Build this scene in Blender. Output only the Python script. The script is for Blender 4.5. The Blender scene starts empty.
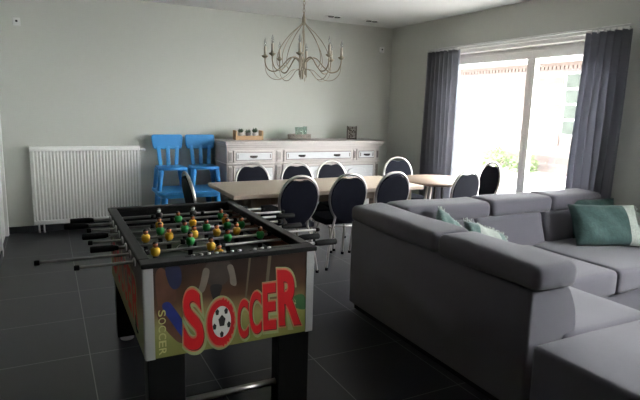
import bpy, bmesh, math, random
from mathutils import Vector, Matrix
random.seed(7)
PI = math.pi
S = bpy.context.scene
COL = S.collection

# ------------------------------------------------------------------ helpers
class MB:
    """collects shapes and links them as one mesh object"""
    def __init__(s): s.bm = bmesh.new(); s.mi = 0
    def _add(s, tmp, M=None, mi=None):
        if M is not None: bmesh.ops.transform(tmp, matrix=M, verts=tmp.verts)
        mp = {}
        for v in tmp.verts: mp[v] = s.bm.verts.new(v.co)
        for f in tmp.faces:
            try: nf = s.bm.faces.new([mp[v] for v in f.verts])
            except ValueError: continue
            nf.material_index = s.mi if mi is None else mi
            nf.smooth = f.smooth
        tmp.free()
    def box(s, x0, x1, y0, y1, z0, z1, r=0.0, seg=2, M=None, mi=None):
        t = bmesh.new()
        vs = [t.verts.new((x, y, z)) for x in (x0, x1) for y in (y0, y1) for z in (z0, z1)]
        for q in ((0,1,3,2),(4,6,7,5),(0,4,5,1),(2,3,7,6),(0,2,6,4),(1,5,7,3)):
            t.faces.new([vs[i] for i in q])
        if r > 0:
            bmesh.ops.bevel(t, geom=list(t.edges), offset=r, segments=seg, profile=0.5, affect='EDGES')
            if seg > 2:
                for f in t.faces: f.smooth = True
        s._add(t, M, mi); return s
    def prism(s, pts, d, r=0.0, seg=3, M=None, mi=None, smooth=False):
        """pts in local xy, extruded along +z by d"""
        t = bmesh.new()
        a = [t.verts.new((p[0], p[1], 0)) for p in pts]
        b = [t.verts.new((p[0], p[1], d)) for p in pts]
        t.faces.new(a[::-1]); t.faces.new(b)
        n = len(a); side = []
        for i in range(n): side.append(t.faces.new((a[i], a[(i+1) % n], b[(i+1) % n], b[i])))
        if smooth:
            for f in side: f.smooth = True
        if r > 0:
            caps = [e for e in t.edges if (e.verts[0].co.z == e.verts[1].co.z)]
            bmesh.ops.bevel(t, geom=caps, offset=r, segments=seg, profile=0.5, affect='EDGES')
            for f in t.faces: f.smooth = len(f.verts) < 5
        s._add(t, M, mi); return s
    def tube(s, pts, r, n=8, closed=False, cap=True, mi=None, M=None):
        t = bmesh.new()
        P = [Vector(p) for p in pts]; N = len(P)
        rs = r if isinstance(r, (list, tuple)) else [r] * N
        T = []
        for i in range(N):
            if closed: d = P[(i+1) % N] - P[i-1]
            else: d = P[min(i+1, N-1)] - P[max(i-1, 0)]
            T.append(d.normalized() if d.length > 1e-9 else Vector((0,0,1)))
        u = T[0].orthogonal().normalized(); rings = []
        for i in range(N):
            u = (u - T[i] * u.dot(T[i])).normalized(); w = T[i].cross(u)
            rings.append([t.verts.new(P[i] + (u*math.cos(2*PI*k/n) + w*math.sin(2*PI*k/n)) * rs[i]) for k in range(n)])
        M_ = N if closed else N-1
        for i in range(M_):
            A, B = rings[i], rings[(i+1) % N]
            for k in range(n):
                f = t.faces.new((A[k], A[(k+1) % n], B[(k+1) % n], B[k])); f.smooth = True
        if cap and not closed:
            t.faces.new(rings[0][::-1]); t.faces.new(rings[-1])
        s._add(t, M, mi); return s
    def lathe(s, prof, c=(0,0,0), n=20, mi=None, M=None, smooth=True):
        """prof: list of (radius, z)"""
        t = bmesh.new(); rings = []
        for r, z in prof:
            if r < 1e-6: rings.append([t.verts.new((c[0], c[1], c[2]+z))])
            else: rings.append([t.verts.new((c[0]+r*math.cos(2*PI*k/n), c[1]+r*math.sin(2*PI*k/n), c[2]+z)) for k in range(n)])
        for A, B in zip(rings, rings[1:]):
            for k in range(n):
                k2 = (k+1) % n
                if len(A) == 1 and len(B) == 1: continue
                if len(A) == 1: f = t.faces.new((A[0], B[k2], B[k]))
                elif len(B) == 1: f = t.faces.new((A[k], A[k2], B[0]))
                else: f = t.faces.new((A[k], A[k2], B[k2], B[k]))
                f.smooth = smooth
        s._add(t, M, mi); return s
    def ico(s, c, r, sub=1, sc=(1,1,1), mi=None, smooth=True):
        t = bmesh.new(); bmesh.ops.create_icosphere(t, subdivisions=sub, radius=r)
        for f in t.faces: f.smooth = smooth
        M = Matrix.Translation(c) @ Matrix.Diagonal((sc[0], sc[1], sc[2], 1))
        s._add(t, M, mi); return s
    def quad(s, a, b, c, d, mi=None):
        f = s.bm.faces.new([s.bm.verts.new(p) for p in (a,b,c,d)])
        f.material_index = s.mi if mi is None else mi; return s
    def build(s, name, mats, parent=None, loc=None):
        bmesh.ops.recalc_face_normals(s.bm, faces=s.bm.faces)
        me = bpy.data.meshes.new(name)
        if loc is not None: bmesh.ops.translate(s.bm, verts=s.bm.verts, vec=-Vector(loc))
        s.bm.to_mesh(me); s.bm.free()
        for m in (mats if isinstance(mats, (list, tuple)) else [mats]): me.materials.append(m)
        o = bpy.data.objects.new(name, me); COL.objects.link(o)
        if loc is not None: o.location = loc
        if parent is not None: o.parent = parent
        return o

def tag(o, label=None, cat=None, group=None, kind=None):
    if label: o['label'] = label
    if cat: o['category'] = cat
    if group: o['group'] = group
    if kind: o['kind'] = kind
    return o
def empty(name, loc=(0,0,0), rz=0, label=None, cat=None, group=None):
    o = bpy.data.objects.new(name, None); COL.objects.link(o)
    o.location = loc; o.rotation_euler = (0, 0, rz); o.empty_display_size = .1
    return tag(o, label, cat, group)
def copy_tree(o, parent=None):
    c = o.copy(); COL.objects.link(c); c.parent = parent
    for ch in list(o.children): copy_tree(ch, c)
    return c
def spline(pts, n=6, closed=False):
    P = [Vector(p) for p in pts]; out = []; N = len(P)
    rng = N if closed else N-1
    for i in range(rng):
        p0 = P[i-1] if (closed or i > 0) else P[0]*2-P[1]
        p1, p2 = P[i], P[(i+1) % N]
        p3 = P[(i+2) % N] if (closed or i+2 < N) else P[-1]*2-P[-2]
        for k in range(n):
            t = k/n
            out.append(0.5*((2*p1)+(-p0+p2)*t+(2*p0-5*p1+4*p2-p3)*t*t+(-p0+3*p1-3*p2+p3)*t**3))
    if not closed: out.append(P[-1])
    return out
XZ = Matrix(((1,0,0,0),(0,0,-1,0),(0,1,0,0),(0,0,0,1)))      # local xy -> world xz, extrude along -y

# ------------------------------------------------------------------ materials
def mat(name, col, rough=.5, metal=0, noise=0, nscale=8, bump=0, bscale=60, spec=.5, sheen=0, stretch=None, col2=None):
    m = bpy.data.materials.new(name); m.use_nodes = True
    nt = m.node_tree; b = nt.nodes['Principled BSDF']
    b.inputs['Base Color'].default_value = (*col, 1); b.inputs['Roughness'].default_value = rough
    b.inputs['Metallic'].default_value = metal; b.inputs['Specular IOR Level'].default_value = spec
    if sheen: b.inputs['Sheen Weight'].default_value = sheen; b.inputs['Sheen Roughness'].default_value = .5
    tc = nt.nodes.new('ShaderNodeTexCoord'); mp = nt.nodes.new('ShaderNodeMapping')
    nt.links.new(tc.outputs['Object'], mp.inputs['Vector'])
    if stretch: mp.inputs['Scale'].default_value = stretch
    n = nt.nodes.new('ShaderNodeTexNoise'); n.inputs['Scale'].default_value = nscale; n.inputs['Detail'].default_value = 4
    nt.links.new(mp.outputs[0], n.inputs['Vector'])
    mx = nt.nodes.new('ShaderNodeMix'); mx.data_type = 'RGBA'
    k = noise
    c2 = col2 if col2 else tuple(min(1, c*(1+k)) for c in col)
    c1 = col if col2 else tuple(c*(1-k) for c in col)
    mx.inputs['A'].default_value = (*c1, 1); mx.inputs['B'].default_value = (*c2, 1)
    nt.links.new(n.outputs['Fac'], mx.inputs['Factor']); nt.links.new(mx.outputs['Result'], b.inputs['Base Color'])
    if bump:
        n2 = nt.nodes.new('ShaderNodeTexNoise'); n2.inputs['Scale'].default_value = bscale; n2.inputs['Detail'].default_value = 3
        nt.links.new(tc.outputs['Object'], n2.inputs['Vector'])
        bp = nt.nodes.new('ShaderNodeBump'); bp.inputs['Strength'].default_value = bump; bp.inputs['Distance'].default_value = .01
        nt.links.new(n2.outputs['Fac'], bp.inputs['Height']); nt.links.new(bp.outputs[0], b.inputs['Normal'])
    return m
def brick_mat(name, c1, c2, mortar, bw, rh, ms, offset=.5, shift=(0,0,0), rot=(0,0,0), rough=.5, bump=.2, spec=.5, nz=.0):
    m = bpy.data.materials.new(name); m.use_nodes = True
    nt = m.node_tree; b = nt.nodes['Principled BSDF']
    tc = nt.nodes.new('ShaderNodeTexCoord'); mp = nt.nodes.new('ShaderNodeMapping')
    mp.inputs['Location'].default_value = shift; mp.inputs['Rotation'].default_value = rot
    nt.links.new(tc.outputs['Object'], mp.inputs['Vector'])
    t = nt.nodes.new('ShaderNodeTexBrick'); t.offset = offset; t.squash = 1
    for k, v in (('Scale',1),('Mortar Size',ms),('Mortar Smooth',.1),('Bias',0),('Brick Width',bw),('Row Height',rh)): t.inputs[k].default_value = v
    t.inputs['Color1'].default_value = (*c1,1); t.inputs['Color2'].default_value = (*c2,1); t.inputs['Mortar'].default_value = (*mortar,1)
    nt.links.new(mp.outputs[0], t.inputs['Vector'])
    n = nt.nodes.new('ShaderNodeTexNoise'); n.inputs['Scale'].default_value = 3; n.inputs['Detail'].default_value = 6
    nt.links.new(tc.outputs['Object'], n.inputs['Vector'])
    mr = nt.nodes.new('ShaderNodeMapRange'); mr.inputs['To Min'].default_value = 1-nz; mr.inputs['To Max'].default_value = 1+nz
    nt.links.new(n.outputs['Fac'], mr.inputs['Value'])
    vm = nt.nodes.new('ShaderNodeVectorMath'); vm.operation = 'SCALE'
    nt.links.new(t.outputs['Color'], vm.inputs[0]); nt.links.new(mr.outputs[0], vm.inputs['Scale'])
    nt.links.new(vm.outputs[0], b.inputs['Base Color'])
    r2 = nt.nodes.new('ShaderNodeMapRange'); r2.inputs['To Min'].default_value = rough*.85; r2.inputs['To Max'].default_value = rough*1.2
    nt.links.new(n.outputs['Fac'], r2.inputs['Value']); nt.links.new(r2.outputs[0], b.inputs['Roughness'])
    b.inputs['Specular IOR Level'].default_value = spec
    bp = nt.nodes.new('ShaderNodeBump'); bp.inputs['Strength'].default_value = bump; bp.inputs['Distance'].default_value = .004; bp.invert = True
    nt.links.new(t.outputs['Fac'], bp.inputs['Height']); nt.links.new(bp.outputs[0], b.inputs['Normal'])
    return m
def glass_mat(name, tint=(1,1,1), gloss=.06):
    m = bpy.data.materials.new(name); m.use_nodes = True; nt = m.node_tree
    nt.nodes.remove(nt.nodes['Principled BSDF']); out = nt.nodes['Material Output']
    t = nt.nodes.new('ShaderNodeBsdfTransparent'); t.inputs[0].default_value = (*tint, 1)
    g = nt.nodes.new('ShaderNodeBsdfGlossy'); g.inputs['Roughness'].default_value = .03
    mx = nt.nodes.new('ShaderNodeMixShader'); mx.inputs[0].default_value = gloss
    nt.links.new(t.outputs[0], mx.inputs[1]); nt.links.new(g.outputs[0], mx.inputs[2]); nt.links.new(mx.outputs[0], out.inputs[0])
    return m

M_wall = mat('wall_paint', (.55,.56,.515), .9, noise=.02, nscale=2, bump=.05, bscale=150, spec=.2)
M_ceil = mat('ceiling_paint', (.64,.645,.635), .9, noise=.02, nscale=2, spec=.2)
M_floor = brick_mat('anthracite_tile', (.022,.023,.028), (.027,.028,.034), (.17,.17,.175), .6016, .6016, .0026, 0, shift=(-.157,-.246,0), rough=.30, nz=.25, spec=.3, bump=.3)
M_plinth = mat('plinth_tile', (.03,.032,.037), .5, noise=.1)
M_white = mat('white_lacquer', (.72,.72,.70), .35, noise=.01)
M_rad = mat('radiator_enamel', (.86,.86,.84), .35, noise=.01)
M_frame = mat('window_frame_white', (.90,.885,.86), .4, noise=.02)
M_black = mat('black_laminate', (.010,.010,.010), .45, noise=.1, spec=.25)
M_rubber = mat('black_rubber', (.008,.008,.008), .65, noise=.1, spec=.18)
M_chrome = mat('chrome_tube', (.62,.60,.57), .28, 1, noise=.05)
M_steel = mat('steel_rod', (.42,.41,.40), .35, .9, noise=.05)
M_silver = mat('silver_trim', (.52,.52,.51), .42, .3, noise=.05)
M_sofa = mat('grey_woven_fabric', (.128,.122,.143), .95, noise=.22, nscale=260, bump=.35, bscale=420, spec=.15, sheen=.25)
M_gap = mat('dark_webbing', (.012,.012,.013), .9)
M_curtain = mat('slate_curtain', (.25,.25,.28), .9, noise=.12, nscale=300, bump=.1, bscale=400, spec=.1, sheen=.15)
M_navy = mat('navy_leatherette', (.006,.007,.014), .72, noise=.3, nscale=12, bump=.06, bscale=200, spec=.12)
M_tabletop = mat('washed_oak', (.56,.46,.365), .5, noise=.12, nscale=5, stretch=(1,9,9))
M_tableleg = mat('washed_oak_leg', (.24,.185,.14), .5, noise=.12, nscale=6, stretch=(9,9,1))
M_round = mat('brown_oak', (.42,.32,.25), .45, noise=.15, nscale=5, stretch=(1,8,8))
M_side = mat('limewashed_wood', (.60,.545,.52), .6, noise=.10, nscale=6, stretch=(1,1,6), bump=.1, bscale=50)
M_sidep = mat('whitewashed_panel', (.70,.70,.71), .55, noise=.12, nscale=7, stretch=(1,1,5))
M_groove = mat('shadow_gap_wood', (.20,.17,.155), .7, noise=.1)
M_iron = mat('dark_iron', (.03,.026,.024), .45, .7)
M_blue = mat('blue_plastic', (.050,.30,.66), .42, noise=.03)
M_chand = mat('champagne_iron', (.36,.31,.23), .5, .35, noise=.15, nscale=40)
M_candle = mat('candle_sleeve', (.50,.45,.36), .6)
M_bulb = glass_mat('bulb_glass', (.85,.85,.85), .25)
M_glass = glass_mat('window_glass', (.97,.98,.97), .05)
M_vglass = glass_mat('vase_glass', (.80,.88,.84), .15)
M_teal = mat('teal_velvet', (.036,.080,.074), .85, noise=.45, nscale=30, bump=.4, bscale=90, sheen=.12)
M_teal2 = mat('pale_teal_knit', (.10,.17,.155), .95, noise=.6, nscale=60, bump=.8, bscale=120, sheen=.3)
M_lace = mat('cream_fringe', (.42,.46,.42), .95, noise=.4, nscale=80, bump=.8, bscale=150)
M_plas = mat('white_plastic', (.70,.70,.68), .4)
M_hole = mat('dark_hole', (.01,.01,.01), .8)
M_pine = mat('pine_crate', (.47,.29,.15), .6, noise=.15, nscale=8, stretch=(1,6,6))
M_wicker = mat('grey_wicker', (.30,.26,.225), .85, noise=.4, nscale=70, bump=.6, bscale=80)
M_wax = mat('mint_wax', (.36,.60,.47), .5)
M_leaf = mat('dark_leaf', (.035,.07,.03), .6, noise=.4, nscale=50)
M_pot = mat('glazed_pot', (.55,.53,.50), .4, noise=.08)
M_potdark = mat('grey_pot', (.16,.15,.15), .5, noise=.1)
M_lantern = mat('lantern_brown', (.06,.045,.035), .5, noise=.2)
M_pearl = mat('pearl_pattern', (.40,.38,.35), .5, noise=.4, nscale=60)
M_yel = mat('yellow_shirt', (.78,.44,.02), .4)
M_grn = mat('green_shirt', (.02,.30,.06), .4)
M_hair = mat('black_hair', (.012,.010,.010), .5)
M_skin = mat('orange_skin', (.62,.20,.08), .45)
M_bead = mat('score_bead', (.75,.75,.73), .35)
M_pitch = mat('dark_pitch', (.045,.06,.045), .5, noise=.1)
M_red = mat('print_red', (.68,.012,.020), .45)
M_dred = mat('print_dark_red', (.16,.008,.010), .45)
M_halo = mat('print_pale_green', (.36,.42,.20), .5, noise=.3, nscale=6)
M_glow = mat('print_orange_edge', (.62,.20,.11), .5, noise=.15, nscale=10)
M_pw = mat('print_white', (.80,.79,.76), .45)
M_pbk = mat('print_black', (.02,.02,.02), .45)
M_psock = mat('print_sock_blue', (.022,.035,.20), .5, noise=.3, nscale=20)
M_pleg = mat('print_leg_brown', (.13,.058,.032), .5, noise=.6, nscale=12)
M_pshort = mat('print_short_navy', (.02,.025,.07), .5, noise=.3, nscale=15)
M_pblur = mat('print_blur_figure', (.060,.045,.035), .5, noise=.4, nscale=14)
M_pblurw = mat('print_blur_white', (.22,.19,.15), .5, noise=.25, nscale=20)
M_ppost = mat('print_post', (.15,.13,.085), .5)
M_pyel = mat('print_yellow', (.60,.58,.24), .5)
M_painted_brick = brick_mat('white_painted_brick', (.125,.105,.10), (.055,.040,.036), (.105,.095,.088), .22, .075, .012, .5, rot=(PI/2,0,PI/2), rough=.9, bump=.5, nz=.12)
M_dentil = mat('clay_brick', (.085,.062,.052), .9, noise=.25, nscale=14)
M_soffit = mat('white_soffit', (.4,.385,.37), .7)
M_patio = mat('pale_paving', (.36,.35,.34), .85, noise=.06, nscale=3)
M_bush = mat('bush_leaf', (.055,.085,.022), .7, noise=.4, nscale=20)
M_darkglass = mat('dull_green_pane', (.040,.046,.040), .8, noise=.4, nscale=4, spec=.08)  # dull greenish glass colour, mottled at random

# printed picture on the football table: brown stand above, green turf below
def print_mat():
    m = bpy.data.materials.new('printed_stadium_picture'); m.use_nodes = True
    nt = m.node_tree; b = nt.nodes['Principled BSDF']; b.inputs['Roughness'].default_value = .38
    tc = nt.nodes.new('ShaderNodeTexCoord'); sp = nt.nodes.new('ShaderNodeSeparateXYZ')
    nt.links.new(tc.outputs['Object'], sp.inputs[0])
    n = nt.nodes.new('ShaderNodeTexNoise'); n.inputs['Scale'].default_value = 4; n.inputs['Detail'].default_value = 2
    nt.links.new(tc.outputs['Object'], n.inputs['Vector'])
    ad = nt.nodes.new('ShaderNodeMath'); ad.operation = 'MULTIPLY_ADD'; ad.inputs[1].default_value = .16
    nt.links.new(n.outputs['Fac'], ad.inputs[0]); nt.links.new(sp.outputs['Z'], ad.inputs[2])
    mr = nt.nodes.new('ShaderNodeMapRange'); mr.inputs['From Min'].default_value = .50; mr.inputs['From Max'].default_value = .91
    nt.links.new(ad.outputs[0], mr.inputs['Value'])
    cr = nt.nodes.new('ShaderNodeValToRGB'); e = cr.color_ramp.elements
    cols = [(0,(.22,.23,.065)),(.2,(.25,.27,.075)),(.34,(.36,.35,.12)),(.47,(.25,.17,.075)),(.60,(.10,.05,.026)),(.82,(.045,.023,.014)),(1,(.032,.018,.012))]
    e[0].position = 0; e[0].color = (*cols[0][1],1); e[1].position = 1; e[1].color = (*cols[-1][1],1)
    for p, c in cols[1:-1]: x = e.new(p); x.color = (*c,1)
    nt.links.new(mr.outputs[0], cr.inputs[0]); nt.links.new(cr.outputs[0], b.inputs['Base Color'])
    return m
M_print = print_mat()

# ------------------------------------------------------------------ room shell
XL, XR, YB, YF, ZC = -.45, 4.634, 6.75, -4.6, 2.675
XO, YO = -4.2, 4.4      # unseen left side opened up and front wall set back to weaken bounced light
WT = .34
def struct(o, label=None): o['kind'] = 'structure'; return o
struct(MB().box(XO-.2, XR+WT, YF-.2, YB+.2, -.12, 0).build('floor', M_floor))
struct(MB().box(XO-.2, XR+WT, YF-.2, YB+.2, ZC, ZC+.15).build('ceiling', M_ceil))
struct(MB().box(XL-.2, XR+WT, YB, YB+.2, 0, ZC).build('wall_back', M_wall))
# left wall with a door near the back corner
m = MB(); m.box(XO, XL-.2, YO, YO+.2, 0, ZC); m.box(XO-.2, XO, YF, YO+.2, 0, ZC); m.box(XL-.2, XL, YO, 5.78, 0, ZC); m.box(XL-.2, XL, 5.78, 6.64, 2.06, ZC); m.box(XL-.2, XL, 6.64, YB, 0, ZC)  # outer walls close the added, unseen opening
struct(m.build('wall_left', M_wall))
m = MB(); m.box(XL-.06, XL-.02, 5.80, 6.62, .008, 2.04, .003)
d = m.build('door_1', M_white); struct(d)
m = MB(); m.box(XL-.1, XL+.012, 6.62, 6.70, 0, 2.10, .003); m.box(XL-.1, XL+.012, 5.72, 5.80, 0, 2.10, .003); m.box(XL-.1, XL+.012, 5.80, 6.62, 2.04, 2.10, .003)
m.build('door_frame', M_white, d)
for z in (.35, 1.75):
    MB().lathe([(0,0),(.008,0),(.008,.09),(0,.09)], (XL+.004, 6.63, z), 8).build('hinge', M_steel, d)
m = MB(); m.lathe([(0,0),(.009,0),(.009,.05),(0,.05)], (0,0,0), 8, M=Matrix.Translation((XL-.02,5.88,1.05)) @ Matrix.Rotation(PI/2,4,'Y')); m.tube([(XL+.03,5.88,1.05),(XL+.03,6.0,1.05)], .009, 8)
m.build('door_handle', M_steel, d)
# right wall with patio door opening and an added, unseen window lighting the sofa
WY0, WY1, WZ = 3.12, 5.62, 2.265
m = MB(); m.box(XR, XR+WT, WY1, YB, 0, ZC); m.box(XR, XR+WT, WY0, WY1, WZ, ZC)
m.box(XR, XR+WT, 1.9, WY0, 0, ZC); m.box(XR, XR+WT, -.6, 1.9, 2.265, ZC); m.box(XR, XR+WT, -.6, 1.9, 0, .7); m.box(XR, XR+WT, YF, -.6, 0, ZC)
struct(m.build('wall_right', M_wall))
m = MB(); m.box(XO-.2, XR+WT, YF-.2, YF, 0, ZC)
struct(m.build('wall_front', M_wall))
# skirting
m = MB(); m.box(XL, XR, YB-.012, YB, 0, .075, .002); struct(m.build('baseboard_back', M_plinth))
m = MB(); m.box(XR-.012, XR, WY1+.03, YB-.012, 0, .075, .002); m.box(XR-.012, XR, YF, WY0-.03, 0, .075, .002); struct(m.build('baseboard_right', M_plinth))
m = MB(); m.box(XL, XL+.012, YO, 5.70, 0, .075, .002); struct(m.build('baseboard_left', M_plinth))

# patio doors (window_1)
FX0, FX1 = XR+.13, XR+.21
def window(name, y0, y1, z0, z1, mull, ybox=None):
    m = MB()
    m.box(FX0, FX1, y0, y1, z1-.045, z1, .004); m.box(FX0, FX1, y0, y1, z0, z0+.06, .004)
    m.box(FX0, FX1, y0, y0+.07, z0+.06, z1-.045, .004); m.box(FX0, FX1, y1-.07, y1, z0+.06, z1-.045, .004)
    w = m.build(name, M_frame); struct(w)
    ys = [y0+.07] + mull + [y1-.07]
    for a, b in zip(ys, ys[1:]):
        m = MB(); i = .055
        m.box(FX0-.03, FX0+.035, a, b, z1-.125, z1-.045, .004); m.box(FX0-.03, FX0+.035, a, b, z0+.06, z0+.15, .004)
        m.box(FX0-.03, FX0+.035, a, a+i, z0+.15, z1-.125, .004); m.box(FX0-.03, FX0+.035, b-i, b, z0+.15, z1-.125, .004)
        m.build('sash', M_frame, w)
        MB().box(FX0-.004, FX0+.010, a+i, b-i, z0+.15, z1-.125).build('pane', M_glass, w)
    return w
w1 = window('window_1', WY0, WY1, 0, WZ-.055, [4.225])
MB().box(XR+.02, FX1, WY0, WY1, WZ-.055, WZ-.002, .003).build('head_box', M_frame, w1)
m = MB(); m.box(XR-.02, XR-.0005, WY0-.05, WY1+.05, WZ-.012, WZ+.022, .003); m.box(XR-.014, XR-.0005, WY0-.05, WY1+.05, WZ+.028, WZ+.04, .002)
t1 = m.build('trim_1', M_white); struct(t1)
w2 = window('fill_window', -.6, 1.9, .7, 2.265, [.65])  # out of view, added and sized to light the sofa tops
# ------------------------------------------------------------------ outside
def outside():
    g = struct(MB().box(XR+WT, 14, -6, 28, -.12, -.03).build('ground_patio', M_patio))
    # neighbouring wing: painted brick, clay dentil course, white soffit
    X = 11.5
    r = empty('brick_wing', (X, 12, -.03), 0, 'white painted brick wing across the patio with a clay brick cornice', 'building')
    def P(mb, n, mt, par=r):
        o = mb.build(n, mt); o.parent = par
        o.matrix_parent_inverse = Matrix.Translation(r.location).inverted() if par is r else Matrix.Identity(4)
        return o
    m = MB(); m.box(X, X+.3, 2, 28, -.03, 2.70)
    P(m, 'brick_wall', M_painted_brick)
    m = MB(); y = 2.0
    m.box(X-.03, X+.1, 2, 28, 2.68, 2.72)
    while y < 28: m.box(X-.05, X+.0, y, y+.085, 2.60, 2.68); y += .12
    m.box(X-.05, X+.1, 2, 28, 2.72, 2.77)
    P(m, 'cornice', M_dentil)
    m = MB(); m.box(X-.5, X+.5, 2, 28, 2.80, 3.05); P(m, 'soffit', M_soffit)
    # its window
    y0, y1, z0, z1 = 7.6, 9.14, .95, 2.52
    m = MB(); m.box(X-.03, X-.003, y0, y1, z0, z1); wn = P(m, 'window', M_soffit)
    m = MB()
    for a in range(3):
        for b_ in range(4):
            yy = y0+.06+a*(y1-y0-.06)/3; zz = z0+.06+b_*(z1-z0-.06)/4
            m.box(X-.036, X-.028, yy, yy+(y1-y0-.06)/3-.05, zz, zz+(z1-z0-.06)/4-.05)
    o = m.build('pane', M_darkglass, wn)
    m = MB(); m.box(X-.04, X-.002, 9.16, 9.32, .72, 1.15); P(m, 'brick_panel', M_dentil)
    # shrubs
    for i, (px, py, s, lab) in enumerate(((10.9,10.55,.42,'pale green shrub left of the window post, by the wing wall'),(10.9,9.65,.36,'low green shrub right of the window post outside the glass doors'))):
        m = MB()
        for k in range(420):
            a = random.random()*2*PI; rr = random.random()**.5*s; h = random.random()
            p = Vector((rr*math.cos(a), rr*math.sin(a), .05+h*s*1.5*(1-(rr/s)**2*.6)))
            d = Vector((random.uniform(-1,1), random.uniform(-1,1), random.uniform(0,1))).normalized()*.06
            q = d.orthogonal().normalized()*.022
            m.quad(p-d, p+q, p+d, p-q)
        r2 = empty('shrub', (px, py, -.03), 0, lab, 'shrub', 'shrubs on the patio')
        m.build('foliage', M_bush, r2)
        m = MB()
        for k in range(6):
            a = k*1.05; m.tube([(0,0,0),(.1*math.cos(a),.1*math.sin(a),.2),(.5*s*math.cos(a),.5*s*math.sin(a),s*.9)], .008, 5)
        m.build('stem', M_tableleg, r2)
    return r
outside()

# ------------------------------------------------------------------ wall fittings
def sensor(x, z, lab):
    r = empty('wall_sensor', (x, YB, z), 0, lab, 'sensor', 'small white sensors on the back wall')
    MB().box(-.038, .038, -.022, 0, -.042, .042, .006, 3).build('housing', M_plas, r)
    MB().lathe([(.012,0),(.010,.004),(0,.006)], (0,0,0), 12, M=Matrix.Translation((0,-.022,.004)) @ Matrix.Rotation(PI/2,4,'X')).build('lens', M_hole, r)
sensor(-.226, 2.318, 'small white square wall sensor high above the radiator')
sensor(4.449, 2.357, 'small white square wall sensor beside the right back corner')
def spot(x, y, lab):
    r = empty('ceiling_spotlight', (x, y, ZC), 0, lab, 'ceiling light', 'recessed ceiling spots')
    m = MB(); m.box(-.10, .10, -.055, .055, -.006, -.0005, .002); m.build('bezel', M_plas, r)
    for dx in (-.047, .047):
        MB().lathe([(.040,-.0005),(.038,.004),(.012,.012),(0,.012)], (dx,0,-.0125), 16).build('lamp', M_hole, r)
spot(3.415, 6.33, 'double recessed ceiling spot right behind the chandelier, further from the corner')
spot(3.995, 6.33, 'double recessed ceiling spot nearer the right back corner')

# ------------------------------------------------------------------ radiator
def radiator():
    x0, x1, z0, z1, yb, yf = -.186, .985, .10, .982, YB-.035, YB-.125
    r = empty('radiator', ((x0+x1)/2, YB-.08, 0), 0, 'tall white ribbed panel radiator on the back wall', 'radiator')
    M = Matrix.Translation((-(x0+x1)/2, -(YB-.08), 0))
    def B(mb, n, mt):
        bmesh.ops.transform(mb.bm, matrix=M, verts=mb.bm.verts); return mb.build(n, mt, r)
    n = 33; w = (x1-x0-.03)/n; pts = []
    for i in range(n):
        xa = x0+.015+i*w
        pts += [(xa, 0), (xa+w*.16, .0), (xa+w*.34, .022), (xa+w*.66, .022), (xa+w*.84, 0)]
    pts.append((x1-.015, 0))
    m = MB(); t = bmesh.new(); a = []; b = []
    for px, d in pts:
        a.append(t.verts.new((px, yf+.025-d, z0+.05))); b.append(t.verts.new((px, yf+.025-d, z1-.05)))
    for i in range(len(a)-1): t.faces.new((a[i], a[i+1], b[i+1], b[i]))
    m._add(t)
    m.box(x0+.004, x1-.004, yf+.0255, yf+.035, z0+.004, z1-.01)
    m.box(x0+.004, x1-.004, yf, yf+.03, z0+.004, z0+.05, .006, 3); m.box(x0+.004, x1-.004, yf, yf+.03, z1-.05, z1-.012, .006, 3)
    B(m, 'front_panel', M_rad)
    m = MB(); m.box(x0, x0+.004, yf+.005, yb, z0, z1-.004); m.box(x1-.004, x1, yf+.005, yb, z0, z1-.004); B(m, 'side_cover', M_rad)
    m = MB(); 
    m.box(x0, x1, yf+.004, yf+.02, z1-.012, z1, .002); m.box(x0, x1, yb-.012, yb, z1-.012, z1, .002)
    k = x0
    while k < x1-.01: m.box(k, k+.006, yf+.02, yb-.012, z1-.01, z1-.002); k += .03
    B(m, 'top_grille', M_rad)
    m = MB(); m.box(x0+.004, x1-.004, yb-.02, yb, z0, z1-.02); B(m, 'rear_panel', M_rad)
    m = MB(); 
    for x in (x0+.2, x1-.2): m.box(x-.02, x+.02, yb, YB-.0005, .2, .85)
    B(m, 'bracket', M_rad)
    m = MB(); m.lathe([(0,0),(.014,0),(.017,.012),(.017,.055),(.013,.065),(0,.065)], (0,0,0), 14, M=Matrix.Translation((x1, yf+.045, z1-.045)) @ Matrix.Rotation(PI/2,4,'Y')); B(m, 'thermostat_knob', M_plas)
    m = MB(); m.tube([(x0+.05, yf+.045, z0+.004),(x0+.05, yf+.045, .03),(x0+.05,yf+.045,0)], .009, 8); m.tube([(x0+.10, yf+.045, z0+.004),(x0+.10,yf+.045,0)], .009, 8); B(m, 'pipe', M_rad)
radiator()

# ------------------------------------------------------------------ kids furniture
def rrect(w, h, r, n=5, cx=0, cy=0, top=None):
    P = []
    for sx, sy, a0 in ((1,1,0),(-1,1,90),(-1,-1,180),(1,-1,270)):
        for k in range(n+1):
            a = math.radians(a0+90*k/n); P.append((cx+sx*(w/2-r)+r*math.cos(a), cy+sy*(h/2-r)+r*math.sin(a)))
    return P
def taper_leg(x0, y0, z0, x1, y1, z1, r0, r1):
    m = MB(); m.tube([(x0,y0,z0),(x1,y1,z1)], [r0,r1], 14); return m
def kid_table():
    r = empty('kids_table', (1.49, 6.40, 0), 0, 'low blue plastic kids table beside the radiator carrying two chairs', 'kids table')
    m = MB(); m.prism(rrect(.77,.55,.07), .035, .008, 3, M=Matrix.Translation((0,0,.445))); m.build('tabletop', M_blue, r)
    m = MB(); m.prism(rrect(.70,.47,.05), .04, M=Matrix.Translation((0,0,.405))); m.build('apron', M_blue, r)
    for sx in (-1,1):
        for sy in (-1,1): taper_leg(sx*.31, sy*.20, .41, sx*.35, sy*.235, 0, .040, .026).build('leg', M_blue, r)
kid_table()
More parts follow.
